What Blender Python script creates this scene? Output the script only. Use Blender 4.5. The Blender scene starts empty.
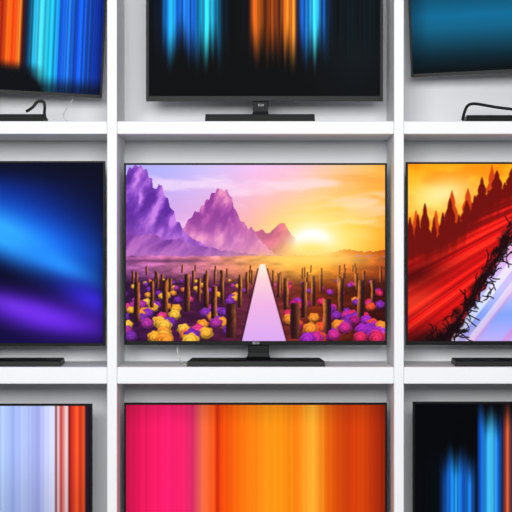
import bpy, bmesh, math, random
import numpy as np
from mathutils import Vector, Matrix
scene=bpy.context.scene
scene.view_settings.view_transform='Standard'
scene.view_settings.look='None'
S=0.004; D=6.0; EYE=1.5
def wx(px,s=0.0): return (px-256)*S*(D+s)/D
def wz(py,s=0.0): return EYE+(256-py)*S*(D+s)/D
def link(o):
    scene.collection.objects.link(o); return o
def s2l(c):
    c=np.clip(np.asarray(c,dtype=float),0,1)
    return np.where(c<=0.04045,c/12.92,((c+0.055)/1.055)**2.4)
def hx(h):
    h=h.lstrip('#'); return np.array([int(h[i:i+2],16)/255 for i in (0,2,4)])
# ---------------- materials
def mat(name,col,rough=0.5,spec=0.5,metal=0,noise=0.0,scale=20,bump=0.0):
    m=bpy.data.materials.new(name); m.use_nodes=True
    nt=m.node_tree; b=nt.nodes['Principled BSDF']
    c=s2l(hx(col))
    b.inputs['Roughness'].default_value=rough
    b.inputs['Specular IOR Level'].default_value=spec
    b.inputs['Metallic'].default_value=metal
    tc=nt.nodes.new('ShaderNodeTexCoord'); n=nt.nodes.new('ShaderNodeTexNoise')
    n.inputs['Scale'].default_value=scale; n.inputs['Detail'].default_value=4
    nt.links.new(tc.outputs['Object'],n.inputs['Vector'])
    r=nt.nodes.new('ShaderNodeValToRGB')
    r.color_ramp.elements[0].color=(*(c*(1-noise)),1)
    r.color_ramp.elements[1].color=(*np.clip(c*(1+noise),0,1),1)
    nt.links.new(n.outputs['Fac'],r.inputs['Fac']); nt.links.new(r.outputs['Color'],b.inputs['Base Color'])
    if bump:
        bp=nt.nodes.new('ShaderNodeBump'); bp.inputs['Strength'].default_value=bump; bp.inputs['Distance'].default_value=0.001
        nt.links.new(n.outputs['Fac'],bp.inputs['Height']); nt.links.new(bp.outputs['Normal'],b.inputs['Normal'])
    return m
M_white=mat('white_lacquer','#e9eaec',0.5,0.3,noise=0.02,scale=6)
M_back=mat('white_back_panel','#dadbde',0.6,0.3,noise=0.02,scale=4)
M_wall=mat('wall_paint','#e2e2e2',0.8,0.2,noise=0.02,scale=8,bump=0.2)
M_floor=mat('floor_concrete','#8c8c8e',0.6,0.3,noise=0.12,scale=5,bump=0.3)
M_black=mat('black_plastic','#060708',0.45,0.12,noise=0.1,scale=60)
M_grey=mat('charcoal_bezel_plastic','#0e0f11',0.45,0.15,noise=0.05,scale=60)
M_base=mat('black_gloss_base','#060708',0.45,0.15,noise=0.1,scale=60)
M_cable=mat('white_cable_rubber','#d8d8d8',0.6,0.3,noise=0.03)
M_bcable=mat('black_cable_rubber','#101113',0.5,0.3,noise=0.03)
M_logo=mat('silver_print','#c9cbd0',0.5,0.5,noise=0.02)
M_scr=bpy.data.materials.new('lit_screen'); M_scr.use_nodes=True
nt=M_scr.node_tree; b=nt.nodes['Principled BSDF']
b.inputs['Base Color'].default_value=(0.001,0.001,0.001,1); b.inputs['Roughness'].default_value=0.4
b.inputs['Specular IOR Level'].default_value=0.01
at=nt.nodes.new('ShaderNodeAttribute'); at.attribute_name='picture'
nt.links.new(at.outputs['Color'],b.inputs['Emission Color']); b.inputs['Emission Strength'].default_value=1.03
# ---------------- mesh helpers
def mesh_from_bm(bm,name,m,bevel=0.0,seg=2,xf=None):
    if bevel>0:
        bmesh.ops.bevel(bm,geom=list(bm.edges),offset=bevel,segments=seg,profile=0.5,affect='EDGES')
    if xf is not None: bmesh.ops.transform(bm,matrix=xf,verts=bm.verts)
    bmesh.ops.recalc_face_normals(bm,faces=bm.faces)
    me=bpy.data.meshes.new(name); bm.to_mesh(me); bm.free()
    me.materials.append(m)
    return link(bpy.data.objects.new(name,me))
def bbox(bm,x0,x1,y0,y1,z0,z1):
    r=bmesh.ops.create_cube(bm,size=1)
    bmesh.ops.transform(bm,matrix=Matrix.Translation(((x0+x1)/2,(y0+y1)/2,(z0+z1)/2))@Matrix.Diagonal((x1-x0,y1-y0,z1-z0,1)),verts=r['verts'])
    return r['verts']
def box(name,x0,x1,y0,y1,z0,z1,m,bevel=0.002,parent=None,xf=None):
    bm=bmesh.new(); bbox(bm,x0,x1,y0,y1,z0,z1)
    o=mesh_from_bm(bm,name,m,bevel,2,xf)
    if parent: o.parent=parent
    return o
def cable(name,pts,r,m,parent=None):
    cu=bpy.data.curves.new(name,'CURVE'); cu.dimensions='3D'; cu.bevel_depth=r; cu.bevel_resolution=3; cu.use_fill_caps=True
    sp=cu.splines.new('NURBS'); sp.points.add(len(pts)-1); sp.use_endpoint_u=True; sp.order_u=3
    for p,q in zip(sp.points,pts): p.co=(*q,1)
    o=bpy.data.objects.new(name,cu); link(o)
    dg=bpy.context.evaluated_depsgraph_get(); me=bpy.data.meshes.new_from_object(o.evaluated_get(dg))
    bpy.data.objects.remove(o); me.materials.clear(); me.materials.append(m)
    o=link(bpy.data.objects.new(name,me))
    if parent: o.parent=parent
    return o
def text(name,s,size,m,loc,parent):
    cu=bpy.data.curves.new(name,'FONT'); cu.body=s; cu.size=size; cu.extrude=0.0004; cu.align_x='CENTER'; cu.align_y='CENTER'
    o=bpy.data.objects.new(name,cu); link(o)
    dg=bpy.context.evaluated_depsgraph_get(); me=bpy.data.meshes.new_from_object(o.evaluated_get(dg))
    bpy.data.objects.remove(o)
    me.transform(Matrix.Translation(loc)@Matrix.Rotation(math.pi/2,4,'X'))
    me.materials.clear(); me.materials.append(m)
    o=link(bpy.data.objects.new(name,me)); o.parent=parent
    return o
# ---------------- painting helpers
def mix(img,col,a):
    a=np.clip(a,0,1)[...,None]
    return img*(1-a)+np.asarray(col)*a
def sm(e0,e1,x):
    t=np.clip((x-e0)/(e1-e0),0,1); return t*t*(3-2*t)
def gs(X,Y,cx,cy,sx,sy,ang=0):
    c,s=math.cos(math.radians(ang)),math.sin(math.radians(ang))
    dx,dy=X-cx,Y-cy
    u=dx*c+dy*s; v=-dx*s+dy*c
    return np.exp(-(u/sx)**2-(v/sy)**2)
def stops(X,lst):
    xs=[a for a,_ in lst]; cs=np.array([hx(c) for _,c in lst])
    return np.stack([np.interp(X,xs,cs[:,i]) for i in range(3)],-1)
def n1(X,seed,step=3.0):
    rng=np.random.RandomState(seed); v=rng.rand(2000)*2-1
    return np.interp(X/step+500,np.arange(2000),v)
def n2(X,Y,seed,sx,sy):
    rng=np.random.RandomState(seed); v=rng.rand(256,256)*2-1
    u=X/sx+60; w=Y/sy+60
    i=np.floor(u).astype(int); j=np.floor(w).astype(int); f=u-i; g=w-j
    f=f*f*(3-2*f); g=g*g*(3-2*g)
    V=lambda a,b:v[a%256,b%256]
    return (V(i,j)*(1-f)+V(i+1,j)*f)*(1-g)+(V(i,j+1)*(1-f)+V(i+1,j+1)*f)*g
def fbm(X,Y,seed,s,ratio=1.0):
    r=0
    for k in range(4): r=r+n2(X,Y,seed+k,s/2**k,s*ratio/2**k)/2**k
    return r/1.9
def ridge(X,pts): return np.interp(X,[p[0] for p in pts],[p[1] for p in pts])
def rock(X,Y,dark,mid,light,seed,lean,s=7):
    U=X+lean*Y+3*fbm(X,Y,seed+9,9)
    v=0.5+0.75*fbm(U*1.2,Y*.6,seed+2,12)
    a=sm(0.2,0.6,v)[...,None]; b_=sm(0.5,0.9,v)[...,None]
    c=dark*(1-a)+mid*a
    return c*(1-b_)+light*b_
def paint_landscape(X,Y):
    t=np.clip((Y-165)/90,0,1)[...,None]
    top=stops(X,[(126,'#aeaaf6'),(165,'#b4b4fe'),(210,'#d2c2fc'),(255,'#f6c2f4'),(295,'#fcc2dc'),(335,'#fdc8a0'),(385,'#ffc050')])
    bot=stops(X,[(126,'#ea96dc'),(190,'#f8a0d4'),(250,'#ffa6a0'),(312,'#ffdc60'),(350,'#ffac20'),(385,'#ff8208')])
    im=top*(1-t)+bot*t
    c=fbm(X,Y*1.0,11,60,0.28)
    im=mix(im,hx('#ffe4fa'),sm(0.05,0.5,c)*0.6*sm(270,200,Y))
    im=mix(im,hx('#f89a38'),sm(0.05,0.5,fbm(X,Y,31,50,0.16))*0.45*sm(310,360,X))
    im=mix(im,hx('#ffd444'),gs(X,Y,328,234,62,30)*0.85)
    im=mix(im,hx('#fff09a'),gs(X,Y,312,242,42,26)*1.15)
    for yy,aa in ((205,.35),(222,.4),(197,.25)):
        im=mix(im,hx('#fff0c0'),gs(X,Y+n1(X,int(yy),12)*2,345,yy,45,2.2,-4)*aa)
    r3=ridge(X,[(120,230),(235,232),(250,238),(256,232),(262,229),(266,234),(271,232),(276,226),(280,223),(285,224),(288,230),(292,235),(297,240),(302,246),(312,251),(330,253),(345,249),(365,252),(385,250)])+n1(X,3,2.0)*0.9
    base=stops(X,[(235,'#c868a8'),(275,'#de7090'),(292,'#f08870'),(312,'#fcb040'),(330,'#e87818'),(385,'#bc460c')])
    col=np.clip(base*(1+0.2*fbm(X+Y*.5,Y,61,9))[...,None],0,1)
    im=np.where((Y>r3)[...,None],col,im)
    im=mix(im,hx('#ffffff'),gs(X,Y,312,243,18,13)*2.0)
    im=mix(im,hx('#ffe878'),gs(X,Y,312,249,30,8)*0.9)
    r2=ridge(X,[(150,240),(168,238),(176,234),(180,228),(185,227),(188,219),(192,217),(195,211),(199,212),(201,205),(204,206),(206,199),(209,200),(211,194),(215,193),(217,189),(221,188),(224,191),(227,190),(230,197),(232,198),(234,208),(237,211),(240,221),(244,222),(248,228),(252,227),(257,236),(264,244),(275,254),(300,258)])+n1(X,3,1.6)*1.1
    cc=rock(X,Y,hx('#94409c'),hx('#bc5cb0'),hx('#f098c4'),201,0.25,9)
    cc=mix(cc,hx('#ec8080'),sm(230,268,X)*0.45); cc=mix(cc,hx('#f0a4d4'),sm(214,256,Y)*0.6)
    im=np.where(((Y>r2)&(X>150))[...,None],cc,im)
    r1=ridge(X,[(120,176),(126,175),(129,168),(132,169),(134,165),(141,166),(144,170),(147,169),(149,177),(152,179),(153,188),(157,188),(159,184),(162,186),(164,195),(168,199),(170,208),(174,211),(176,220),(180,223),(183,231),(189,236),(196,240),(205,245),(222,252),(240,256)])+n1(X,13,1.6)*1.1
    cc=rock(X,Y,hx('#5e2a9c'),hx('#8446c2'),hx('#cc82ea'),231,0.35,9)
    cc=mix(cc,hx('#bc6ccc'),sm(208,256,Y)*0.6)
    im=np.where((Y>r1)[...,None],cc,im)
    r0=ridge(X,[(120,232),(140,236),(150,233),(165,240),(178,238),(195,246),(215,249),(240,252),(262,256),(300,258)])+n1(X,17,3)*1.3
    im=np.where(((Y>r0)&(X<300))[...,None],mix(mix(rock(X,Y,hx('#7a389c'),hx('#9450b0'),hx('#b868c4'),241,0.8,8),hx('#d88498'),sm(200,270,X)*.6),hx('#c880c8'),sm(240,257,Y)*.4),im)
    f=stops(X,[(126,'#a85aa4'),(200,'#d87a98'),(255,'#f09060'),(312,'#ffb030'),(345,'#dc6418'),(385,'#9a3010')])
    f2=stops(X,[(126,'#34103e'),(220,'#4a163a'),(262,'#742a34'),(320,'#6c240e'),(385,'#3c0c10')])
    k=sm(266,288,Y)[...,None]
    F=f*(1-k)+f2*k
    F=np.clip(F*(1+0.45*fbm(X,Y*3,41,12)[...,None]),0,1)
    edge=256+0.8*n1(X,8,4)
    im=np.where((Y>edge)[...,None],F,im)
    im=mix(im,hx('#ffe070'),gs(X,Y,312,259,54,7)*1.0)
    im=mix(im,hx('#3a1440'),gs(X,Y,160,261,50,1.6)*0.5)
    rng=random.Random(4)
    palL=['#8a2fb4','#ffae30','#ffc040','#ff9a30','#e03a88','#7a2aa8','#f07a38','#b030a0','#ffb438']
    palR=['#d02a90','#f8502a','#8a2ab0','#f03a3a','#a82ac0','#b01a7a','#e02a60','#b040d0','#ff9030']
    items=[]
    N=190
    for i in range(N):
        d=(i/N)**1.05
        y=280+d*61
        r=1.8+7.6*d**0.85*rng.uniform(.75,1.1)
        x=rng.uniform(122,390)
        tt=(y-264)/77
        if 259-22*tt-r*.7<x<266+25*tt+r*.7: continue
        items.append(('f',y,x,r,x<262))
    for (x,yb,h,w) in [(137,322,40,6),(152,308,27,4.2),(165,316,36,5.6),(187,312,38,5.6),(199,302,24,3.6),(206,310,36,5),(214,320,34,5.6),(222,304,34,4),(231,338,34,10),(240,308,30,4.2),(247,294,22,3),(252,285,15,2.2),
                       (295,339,36,9),(286,310,32,4.8),(279,298,25,3.6),(273,287,17,2.6),(304,318,36,5.6),(313,306,30,4.2),(327,335,36,8),(341,312,34,5),(361,320,40,6.4),(373,306,26,4.4)]:
        items.append(('p',yb,x,h,w))
    for i in range(44):
        yb=rng.uniform(271,292); x=rng.uniform(128,384); q=(yb-264)/28
        if abs(x-264)<6+q*8: continue
        items.append(('p',yb,x,4+12*q*rng.uniform(.7,1.2),1.2+1.8*q))
    items.sort(key=lambda a:a[1])
    for it in items:
        if it[0]=='f':
            _,y,x,r,L=it
            c=hx(rng.choice(palL if L else palR))
            dx,dy=X-x,(Y-y)*1.2
            d=np.sqrt(dx*dx+dy*dy)
            th=np.arctan2(dy,dx)
            rr=r*(0.92+0.08*np.cos(th*6+x))
            a=sm(0.6,-0.6,d-rr)
            petal=0.6+0.5*np.clip(1-d/(r+.01),0,1)+0.42*(y-Y)/r+0.10*np.cos(d*1.7+th*2)
            cc=np.clip(c*petal[...,None],0,1)
            im=im*(1-a[...,None])+cc*a[...,None]
        else:
            _,yb,x,h,w=it
            xc=x+0.4*n1(Y*0.5+x*3,7,4); ww=w*(1+0.12*n1(Y+x*5,9,5))
            a=sm(0.5,-0.5,np.abs(X-xc)-ww/2)*(Y<yb)*sm(-0.6,0.8,Y-(yb-h)-0.12*np.abs(X-xc)**2/w)
            sgn=1 if x<305 else -1
            e=(X-xc)*sgn/w*2
            lit=sm(-0.3,1.0,e)*(0.95 if w<9 else 0.5)*sm(yb+6,yb-h*0.8,Y)**0.5
            cc=hx('#2c1018')*(1-lit[...,None])+hx('#f08a34')*lit[...,None]
            cc=cc*(1+0.3*fbm(X*2,Y,5,4)[...,None])
            im=im*(1-a[...,None])+np.clip(cc,0,1)*a[...,None]
    im=mix(im,hx('#ffb848'),gs(X,Y,308,268,70,16)*0.4)
    tt=np.clip((Y-264)/77,0,1)
    l=260-18*tt; r=265+21*tt
    a=sm(-0.6,0.6,X-l)*sm(-0.6,0.6,r-X)*(Y>264)
    pc=stops(Y,[(264,'#fff4dc'),(280,'#fbd0d8'),(305,'#efb4e4'),(341,'#dca8f2')])
    im=im*(1-a[...,None])+pc*a[...,None]
    im=mix(im,hx('#281030'),sm(-.4,.4,0.9-np.abs(X-l+1))*(Y>268)*0.6)
    im=mix(im,hx('#401020'),sm(-.4,.4,0.9-np.abs(X-r-1))*(Y>268)*0.6)
    return im
def paint_blue(X,Y):
    im=np.zeros(X.shape+(3,))+hx('#03051e')
    im=mix(im,hx('#0a2e9c'),gs(X,Y,10,205,95,36,18)*0.85)
    im=mix(im,hx('#0f60f4'),gs(X,Y,36,240,80,28,22))
    im=mix(im,hx('#30a8ff'),gs(X,Y,0,232,56,20,24)*1.15)
    im=mix(im,hx('#2490ff'),gs(X,Y,56,262,40,10,26)*1.0)
    im=mix(im,hx('#02041f'),gs(X,Y,0,282,62,13,24)*1.15)
    im=mix(im,hx('#3c2af4'),gs(X,Y,92,300,34,14,24)*0.8)
    im=mix(im,hx('#6424e0'),gs(X,Y,48,318,80,20,14)*1.0)
    im=mix(im,hx('#7c38f8'),gs(X,Y,20,308,46,9,16)*0.65)
    im=mix(im,hx('#1a0a58'),sm(326,346,Y)*0.65)
    im=mix(im,hx('#030314'),sm(94,112,X)*0.5)
    im=mix(im,hx('#04061c'),sm(188,160,Y)*0.7)
    return im
def paint_forest(X,Y):
    im=stops(Y,[(163,'#ffa80c'),(190,'#ffc22a'),(215,'#ffdc50'),(240,'#ffac2c'),(260,'#ff7a10')])
    im=mix(im,hx('#ff8404'),sm(-0.05,0.4,fbm(X,Y,51,45,0.5))*0.7)
    im=mix(im,hx('#fff2a8'),gs(X,Y,442,194,30,15,-10)*0.9)
    def trees(im,base,hs,col,seed):
        for (cx,top,w) in hs:
            w*=1.3
            yb=np.interp(cx,[p[0] for p in base],[p[1] for p in base])+14
            k=np.clip((Y-top)/(yb-top+1e-6),0,1)
            half=w*k**0.9*(0.7+0.3*np.abs(np.sin(k*13+cx)))+0.3+1.5*n1(Y*1.0+cx*7,seed+int(cx),2)*k
            a=sm(0.9,-0.9,np.abs(X-cx)-half)*(Y>top)*(Y<yb+6)
            im=mix(im,col,a)
        r=ridge(X,base)
        return np.where((Y>r)[...,None],col,im)
    im=trees(im,[(406,250),(430,240),(460,230),(490,205),(530,185),(680,120)],[(452,190,9),(416,210,8),(436,210,7),(468,188,9),(492,165,9)],hx('#d2440f'),1)
    im=trees(im,[(406,248),(425,250),(445,243),(462,230),(480,208),(512,188),(560,160),(680,110)],
        [(410,217,7),(418,214,7),(425,203,9),(434,217,6),(443,212,7),(450,198,10),(459,214,6),(467,200,8),(475,195,6),(482,177,10),(489,190,6),(497,170,11),(505,182,6),(512,168,10),(520,162,10),(533,158,10)],hx('#720c08'),2)
    base=ridge(X,[(406,262),(430,262),(455,250),(480,226),(512,204),(560,178),(680,130)])
    u=(Y-base)+3*n1(X,77,3); ph=np.arctan2(Y-150,650-X)
    st=n1(ph*900,61,3); st2=n1(ph*900,62,14)
    red=np.zeros(X.shape+(3,))+hx('#cc1010')
    red=np.clip(red*(1+0.22*st[...,None]+0.4*st2[...,None]),0,1)
    red=mix(red,hx('#ff3c20'),sm(0.2,0.9,st2)*0.7)
    red=mix(red,hx('#4a0406'),gs(X,Y,415,276,34,14,-20)*0.85)
    red=mix(red,hx('#ff5a30'),gs(X,Y,412,304,26,10,-25)*0.5)
    q=sm(-14,8,u)[...,None]
    im=im*(1-q)+red*q
    b2=ridge(X,[(406,372),(440,346),(458,328),(478,296),(500,256),(512,238),(560,190),(680,130)])
    wat=stops(Y,[(230,'#f4a4b8'),(262,'#e0b4f4'),(290,'#c4c4ff'),(315,'#84a4f8'),(341,'#c0b0fc')])
    wat=mix(wat,hx('#ffffff'),sm(0.1,0.5,n1(X*0.9+Y*0.7,91,6))*0.6)
    wat=mix(wat,hx('#e87ac8'),sm(0.2,0.7,n1(X*0.9+Y*0.7,92,9))*0.5)
    U=(X*0.6-Y*0.8); V=(Y*0.6+X*0.8)
    d=Y-b2
    a=sm(-1.5,1.5,d+6*fbm(X,Y,82,7))
    im=im*(1-a[...,None])+wat*a[...,None]
    rag=9*fbm(X,Y,85,7)
    core=sm(-22,-10,d+rag)*sm(7,-1,d+rag)
    im=mix(im,hx('#12060a'),core*0.9)
    im=mix(im,hx('#b01824'),core*sm(0.12,0.35,fbm(U*.6,V*1.6,87,8))*0.8)
    # tangled branch-like strokes crossing the bank
    rs=random.Random(9)
    for i in range(150):
        x0=rs.uniform(425,516); y0=np.interp(x0,[406,440,458,478,500,512,560],[372,346,328,296,256,238,190])+rs.gauss(-2,9)
        ang=rs.choice([-1.0,-0.6,0.3,0.9,-1.5])+rs.uniform(-.35,.35); ln=rs.uniform(5,15)
        px,py=x0,y0
        for sgm in range(3):
            qx,qy=px+math.cos(ang)*ln/3,py+math.sin(ang)*ln/3; ang+=rs.uniform(-.7,.7)
            vx,vy=qx-px,qy-py; tt=np.clip(((X-px)*vx+(Y-py)*vy)/(vx*vx+vy*vy),0,1)
            dd=np.sqrt((X-px-tt*vx)**2+(Y-py-tt*vy)**2)
            im=mix(im,hx('#14060c'),sm(1.0,0.2,dd)*0.9)
            px,py=qx,qy
    im=mix(im,hx('#180408'),gs(X,Y,420,342,34,14,-20)*0.85)
    return im
def paint_top_center(X,Y):
    im=np.zeros(X.shape+(3,))+hx('#06070a')
    im=mix(im,hx('#101a20'),gs(X,Y,355,40,40,60)*0.8)
    col=stops(X,[(146,'#05070a'),(160,'#061020'),(166,'#0c68b8'),(172,'#22b4f4'),(178,'#0b48a0'),(186,'#2080f0'),(194,'#0f52b0'),(200,'#14a4e0'),(208,'#34d4f0'),(216,'#1090c8'),(222,'#062030'),(230,'#090b10'),(248,'#0c0a10'),(253,'#b04c10'),(259,'#e87018'),(264,'#5a2408'),(272,'#a0440c'),(279,'#4a2010'),(286,'#e06c18'),(294,'#f08428'),(298,'#20203c'),(303,'#106ae0'),(310,'#2ab0ff'),(316,'#3cd8ff'),(322,'#1470d8'),(329,'#081c30'),(338,'#0b0d12'),(350,'#0a2028'),(358,'#080c10'),(366,'#0a1c24'),(383,'#08090c')])
    col=np.clip(col*(1+0.35*n1(X,101,1.1)[...,None]+0.25*n1(X,104,2.6)[...,None]),0,1)
    end=60+12*n1(X,102,3)
    return mix(im,col,sm(end+10,end-42,Y))
def paint_top_left(X,Y):
    col=stops(X,[(-170,'#101828'),(-20,'#401008'),(0,'#b02408'),(6,'#ff6410'),(12,'#f03c08'),(18,'#ff8828'),(21,'#481010'),(25,'#061c38'),(32,'#20b4e8'),(38,'#4ce0ff'),(46,'#20c4e8'),(54,'#18acf4'),(58,'#0b48b8'),(66,'#2080ff'),(74,'#0c48c8'),(84,'#1460e8'),(94,'#082888'),(103,'#041448')])
    col=np.clip(col*(1+0.3*n1(X,111,1.1)[...,None]+0.22*n1(X,114,2.6)[...,None]),0,1)
    return mix(col,hx('#05070e'),sm(62,76,Y-X*0.08)*sm(50,22,X)*0.98+sm(76,93,Y)*0.7)
def paint_top_right(X,Y):
    im=stops(Y,[(-80,'#04202c'),(-14,'#063c54'),(4,'#08587c'),(18,'#0a6c98'),(30,'#0a6288'),(44,'#084660'),(58,'#042634'),(72,'#020c12')])
    return mix(im,hx('#02101a'),sm(434,408,X)*0.4)
def paint_bottom_left(X,Y):
    col=stops(X,[(-170,'#8090e0'),(-20,'#a8c0f8'),(4,'#b4ccfc'),(14,'#a0b4f4'),(24,'#b8c8fa'),(38,'#a4aef0'),(46,'#c8d0fa'),(54,'#dde0fc'),(56,'#7a3030'),(58,'#f0d8e0'),(61,'#c84040'),(64,'#e89890'),(67,'#f8e8f0'),(69,'#8a2020'),(72,'#d83020'),(77,'#ff6030'),(80,'#c83018'),(84,'#f05a28'),(86,'#301828'),(92,'#081028')])
    return np.clip(col*(1+0.06*n1(X,121,1.8)[...,None])*(1-0.12*sm(440,520,Y))[...,None],0,1)
def paint_bottom_center(X,Y):
    col=stops(X,[(124,'#c01048'),(134,'#d81450'),(148,'#f01860'),(165,'#ff1c6c'),(182,'#f8206a'),(192,'#e02868'),(197,'#d84858'),(203,'#f06a40'),(214,'#ff5a18'),(217,'#c82808'),(221,'#f04808'),(236,'#ff6a08'),(252,'#ff8010'),(268,'#ff9614'),(284,'#ff9010'),(298,'#f88010'),(304,'#fc9c24'),(313,'#ffac30'),(320,'#f89020'),(328,'#ec6808'),(336,'#d84c08'),(350,'#cc3a08'),(362,'#dc4408'),(374,'#b83008'),(387,'#8a1c08')])
    im=np.clip(col*(1+0.05*n1(X,131,1.6)[...,None]),0,1)
    return im*(1-0.10*sm(430,405,Y))[...,None]
def paint_bottom_right(X,Y):
    im=np.zeros(X.shape+(3,))+hx('#030408')
    col=stops(X,[(414,'#030408'),(438,'#040810'),(444,'#0c3a80'),(450,'#1460b8'),(456,'#1c90e0'),(462,'#0e4aa0'),(470,'#1a74d8'),(476,'#06142c'),(481,'#0e4aa8'),(486,'#2aa4f4'),(492,'#4cd0ff'),(497,'#1a78e8'),(502,'#0a2450'),(505,'#802a20'),(508,'#e06038'),(512,'#282838'),(530,'#1060a0'),(680,'#030408')])
    col=np.clip(col*(1+0.3*n1(X,141,1.6)[...,None]),0,1)
    start=np.where(X<478,452+8*n1(X,142,5),408+10*n1(X,143,6))
    return mix(im,col,sm(start-10,start+30,Y))
# ---------------- shelving unit
unit=bpy.data.objects.new('shelving_unit',None); link(unit)
unit['label']='tall white lacquered wall shelving unit with open compartments holding televisions'
unit['category']='shelving unit'
DEP=0.35
zfloor=wz(633)
unit.location=(0,0,zfloor)
def part(o):
    o.parent=unit; o.matrix_parent_inverse=Matrix.Translation((0,0,-zfloor)); return o
cols=[(-170,107),(117,394),(404,681)]
for a,b_ in ((-182,-170),(681,693)):
    part(box('side_panel',wx(a),wx(b_),0,DEP,zfloor,wz(-128),M_white,0.0025))
for a,b_ in ((107,117),(394,404)):
    part(box('divider',wx(a),wx(b_),0,DEP,wz(617),wz(-112),M_white,0.0035))
for (a,b_) in ((121,134),(367,384)):
    for c0,c1 in cols:
        part(box('shelf_board',wx(c0),wx(c1),0.003,DEP,wz(b_),wz(a),M_white,0.0045))
part(box('top_board',wx(-170),wx(681),0.0,DEP,wz(-112),wz(-128),M_white,0.0025))
part(box('bottom_board',wx(-170),wx(681),0.0,DEP,zfloor,wz(617),M_white,0.0025))
part(box('back_panel',wx(-181),wx(692),DEP,DEP+0.012,zfloor,wz(-127),M_back,0.001))
# ---------------- televisions
def screen_mesh(name,x0,x1,y0,y1,step,fn,s,parent,org,xf=None):
    nx=int((x1-x0)/step)+1; ny=int((y1-y0)/step)+1
    X,Y=np.meshgrid(np.linspace(x0,x1,nx),np.linspace(y0,y1,ny))
    img=s2l(fn(X,Y))
    k=S*(D+s)/D
    co=np.stack([(X-256)*k-org[0],np.full(X.shape,s+0.0015)-org[1],EYE+(256-Y)*k-org[2]],-1).reshape(-1,3)
    me=bpy.data.meshes.new(name)
    idx=np.arange(nx*ny).reshape(ny,nx)
    q=np.stack([idx[1:,:-1],idx[1:,1:],idx[:-1,1:],idx[:-1,:-1]],-1).reshape(-1,4)
    me.vertices.add(nx*ny); me.vertices.foreach_set('co',co.ravel())
    me.loops.add(q.size); me.loops.foreach_set('vertex_index',q.ravel())
    me.polygons.add(len(q)); me.polygons.foreach_set('loop_start',np.arange(len(q))*4)
    me.update(calc_edges=True)
    at=me.color_attributes.new('picture','FLOAT_COLOR','POINT')
    rgba=np.ones((nx*ny,4)); rgba[:,:3]=img.reshape(-1,3)
    at.data.foreach_set('color',rgba.ravel().astype(np.float32))
    me.materials.append(M_scr)
    if xf is not None: me.transform(xf)
    o=link(bpy.data.objects.new(name,me)); o.parent=parent
    return o
def tv(x0,x1,y0,y1,shelf,fn,label,base,neck,step=1.0,roll=0,yaw=0,pivot=None,chin=4,bz=2,s=0.13,logo=None,frame=None,scr_label=None,bh=0.022):
    frame=frame or M_black
    k=S*(D+s)/D
    zs=wz(shelf)+0.0002
    bx0,bx1=base
    cx=wx((bx0+bx1)/2,0.03)
    org=(cx,0.13,zs)
    E=bpy.data.objects.new('television',None); link(E); E.location=org
    E['label']=label; E['category']='television'; E['group']='televisions on the shelves'
    L=lambda px:(px-256)*k-org[0]
    Z=lambda py:EYE+(256-py)*k-org[2]
    yf=s-org[1]
    xf=None
    if roll or yaw:
        p=Vector((L(pivot[0]),yf,Z(pivot[1])))
        xf=Matrix.Translation(p)@Matrix.Rotation(math.radians(yaw),4,'Z')@Matrix.Rotation(math.radians(roll),4,'Y')@Matrix.Translation(-p)
    bm=bmesh.new()
    bbox(bm,L(x0),L(x0+bz),yf-0.001,yf+0.022,Z(y1),Z(y0))
    bbox(bm,L(x1-bz),L(x1),yf-0.001,yf+0.022,Z(y1),Z(y0))
    bbox(bm,L(x0+bz)-.0005,L(x1-bz)+.0005,yf-0.001,yf+0.022,Z(y0+bz),Z(y0))
    bbox(bm,L(x0+bz)-.0005,L(x1-bz)+.0005,yf-0.001,yf+0.022,Z(y1),Z(y1-chin))
    o=mesh_from_bm(bm,'bezel',frame,0.0008,2,xf); o.parent=E
    bm=bmesh.new()
    bbox(bm,L(x0)+.003,L(x1)-.003,yf+0.006,yf+0.026,Z(y1)+.003,Z(y0)-.003)
    w=L(x1)-L(x0); h=Z(y0)-Z(y1)
    bbox(bm,L(x0)+w*.14,L(x1)-w*.14,yf+0.024,yf+0.06,Z(y1)+h*.06,Z(y1)+h*.6)
    for i in range(14):
        xx=L(x0)+w*(.22+.04*i)
        bbox(bm,xx,xx+w*.02,yf+0.06,yf+0.063,Z(y1)+h*.42,Z(y1)+h*.54)
    o=mesh_from_bm(bm,'rear_housing',M_black,0.001,2,xf); o.parent=E
    sc=screen_mesh('screen',x0+bz,x1-bz,y0+bz,y1-chin,step,fn,s,E,org,xf)
    if scr_label: sc['label']=scr_label
    b0=wx(bx0,0.03)-org[0]; b1=wx(bx1,0.03)-org[0]
    bm=bmesh.new()
    pts=[(b0,-.11),(b1,-.11),(b1-.010,.105),(b0+.010,.105)]
    n=len(pts)
    lo=[bm.verts.new((x,y,0)) for x,y in pts]
    hi=[bm.verts.new((x*0.992,y*0.96,bh)) for x,y in pts]
    bm.faces.new(lo[::-1]); bm.faces.new(hi)
    for i in range(n): bm.faces.new((lo[i],lo[(i+1)%n],hi[(i+1)%n],hi[i]))
    o=mesh_from_bm(bm,'stand_base',M_base,0.002,2); o.parent=E
    n0,n1_=L(neck[0]),L(neck[1]); top=Z(y1)+0.16
    bm=bmesh.new()
    ys=yf+0.030
    secs=[(bh-.004,.012,0.03),(bh+.008,0.004,0.018),(bh+.022,0,0.015),(top,0,0.012)]
    prev=None
    for z,f,d in secs:
        ring=[bm.verts.new(v) for v in ((n0-f,ys-d,z),(n1_+f,ys-d,z),(n1_+f,ys+d,z),(n0-f,ys+d,z))]
        if prev:
            for i in range(4): bm.faces.new((prev[i],prev[(i+1)%4],ring[(i+1)%4],ring[i]))
        else: bm.faces.new(ring[::-1])
        prev=ring
    bm.faces.new(prev)
    o=mesh_from_bm(bm,'stand_neck',M_black,0.002,2); o.parent=E
    if logo:
        t,px,py,sz,yy,m=logo
        text('logo',t,sz,m,(L(px),yf-yy,Z(py)),E)
    return E
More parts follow.
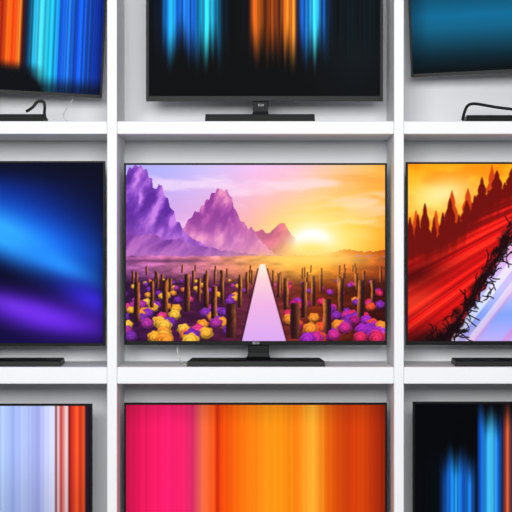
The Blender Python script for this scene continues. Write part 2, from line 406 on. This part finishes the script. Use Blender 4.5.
tv(124,387,163,345,367,paint_landscape,'black flat television showing a purple mountain sunset over a flower field',(187,325),(248,269),0.5,chin=4,bz=2,logo=('ECO',256,343,0.014,0.0012,M_logo),scr_label='screen showing mountains, sunset, flowers and a straight path')
tv(-158,105,161,346,367,paint_blue,'black flat television showing a glossy blue and violet abstract wave',(-112,61),(-38,-16),1.0,chin=3)
tv(406,664,162,345,367,paint_forest,'black flat television showing a red forest slope under a yellow sky',(455,620),(527,548),0.5,chin=4)
tv(146,383,-52,101,121,paint_top_center,'black flat television showing blue and orange light streaks on black',(205,315),(253,268),0.7,chin=5,bz=3,frame=M_grey,logo=('ECO',261,105,0.012,-0.010,M_logo),bh=0.03)
tv(-115,102,-45,98,121,paint_top_left,'tilted black television showing orange, cyan and blue vertical streaks',(-80,44),(-30,-10),0.7,roll=2.4,yaw=8,pivot=(102,98),chin=3,s=0.2,frame=M_grey,bh=0.03)
tv(411,650,-70,77,121,paint_top_right,'tilted dark television showing a teal blue gradient',(466,600),(535,555),1.0,roll=-2.0,yaw=-7,pivot=(411,77),chin=3,s=0.2,frame=M_grey,bh=0.026)
tv(-154,92,404,586,617,paint_bottom_left,'black flat television showing pale blue and red vertical stripes',(-110,50),(-46,-26),1.0,chin=4)
tv(124,387,403,585,617,paint_bottom_center,'black flat television showing magenta, orange and yellow vertical bands',(187,325),(248,269),1.0,chin=4)
tv(413,664,402,584,617,paint_bottom_right,'black flat television showing blue vertical streaks on black',(460,620),(530,550),1.0,chin=4)
# ---------------- cables
def P(px,py,s): return (wx(px,s),s,wz(py,s))
def cab(name,pts,r,m,label):
    o=cable(name,pts,r,m); o['label']=label; o['category']='cable'; o['group']='loose cables on the shelves'
    return o
zt=wz(121)+.004; zm=wz(367)+.0035
cab('power_cable',[P(178,338,0.21),P(177,350,0.21),P(179,358,0.18),(wx(180),.15,zm),(wx(184),.1,zm)],0.0024,M_cable,'thin white power cable hanging behind the sunset television')
cab('power_cable',[(wx(26),.012,zt+.036),P(33,108,.03),P(37,101,.03),P(44,101,.03),P(45,108,.03),P(44,114,.015),(wx(45.5),.012,zt+.002)],0.006,M_bcable,'short black cable looped over the stand of the tilted television')
cab('power_cable',[P(76,88,.27),P(74,98,.25),P(68,106,.2),P(62,116,.12),(wx(64),.10,zt),(wx(70),.06,zt)],0.002,M_cable,'thin white cable hanging beneath the tilted television')
cab('power_cable',[(wx(463),.012,zt+.002),P(465,108,.03),P(471,103,.05),P(484,105,.07),P(500,108,.08),P(520,110,.09)],0.006,M_bcable,'black cable arched over the stand of the teal television')
# ---------------- room
def struct(o): o['kind']='structure'; return o
struct(box('floor',-4,4,-9,2,zfloor-.1,zfloor-.0005,M_floor,0))
struct(box('wall_back',-4,4,DEP+0.014,DEP+0.12,zfloor-.05,4.2,M_wall,0))
# ---------------- light
w=bpy.data.worlds.new('World'); scene.world=w; w.use_nodes=True
w.node_tree.nodes['Background'].inputs['Color'].default_value=(0.96,0.97,1,1)
w.node_tree.nodes['Background'].inputs['Strength'].default_value=0.3
def area(name,loc,target,size,en):
    l=bpy.data.lights.new(name,'AREA'); l.shape='RECTANGLE'; l.size=size[0]; l.size_y=size[1]; l.energy=en
    o=link(bpy.data.objects.new(name,l)); o.location=loc
    o.rotation_euler=(Vector(target)-Vector(loc)).to_track_quat('-Z','Y').to_euler()
area('added_front_softbox',(-0.4,-7.0,2.9),(0,0,1.5),(4.5,1.8),480)  # added lamp, unseen behind the camera, to brighten the shelf recesses; no window
# ---------------- camera
cam=bpy.data.cameras.new('Camera'); co=link(bpy.data.objects.new('Camera',cam))
co.location=(0,-D,EYE); co.rotation_euler=(math.pi/2,0,0)
cam.sensor_width=36; cam.lens=36*D/(512*S)
scene.camera=co
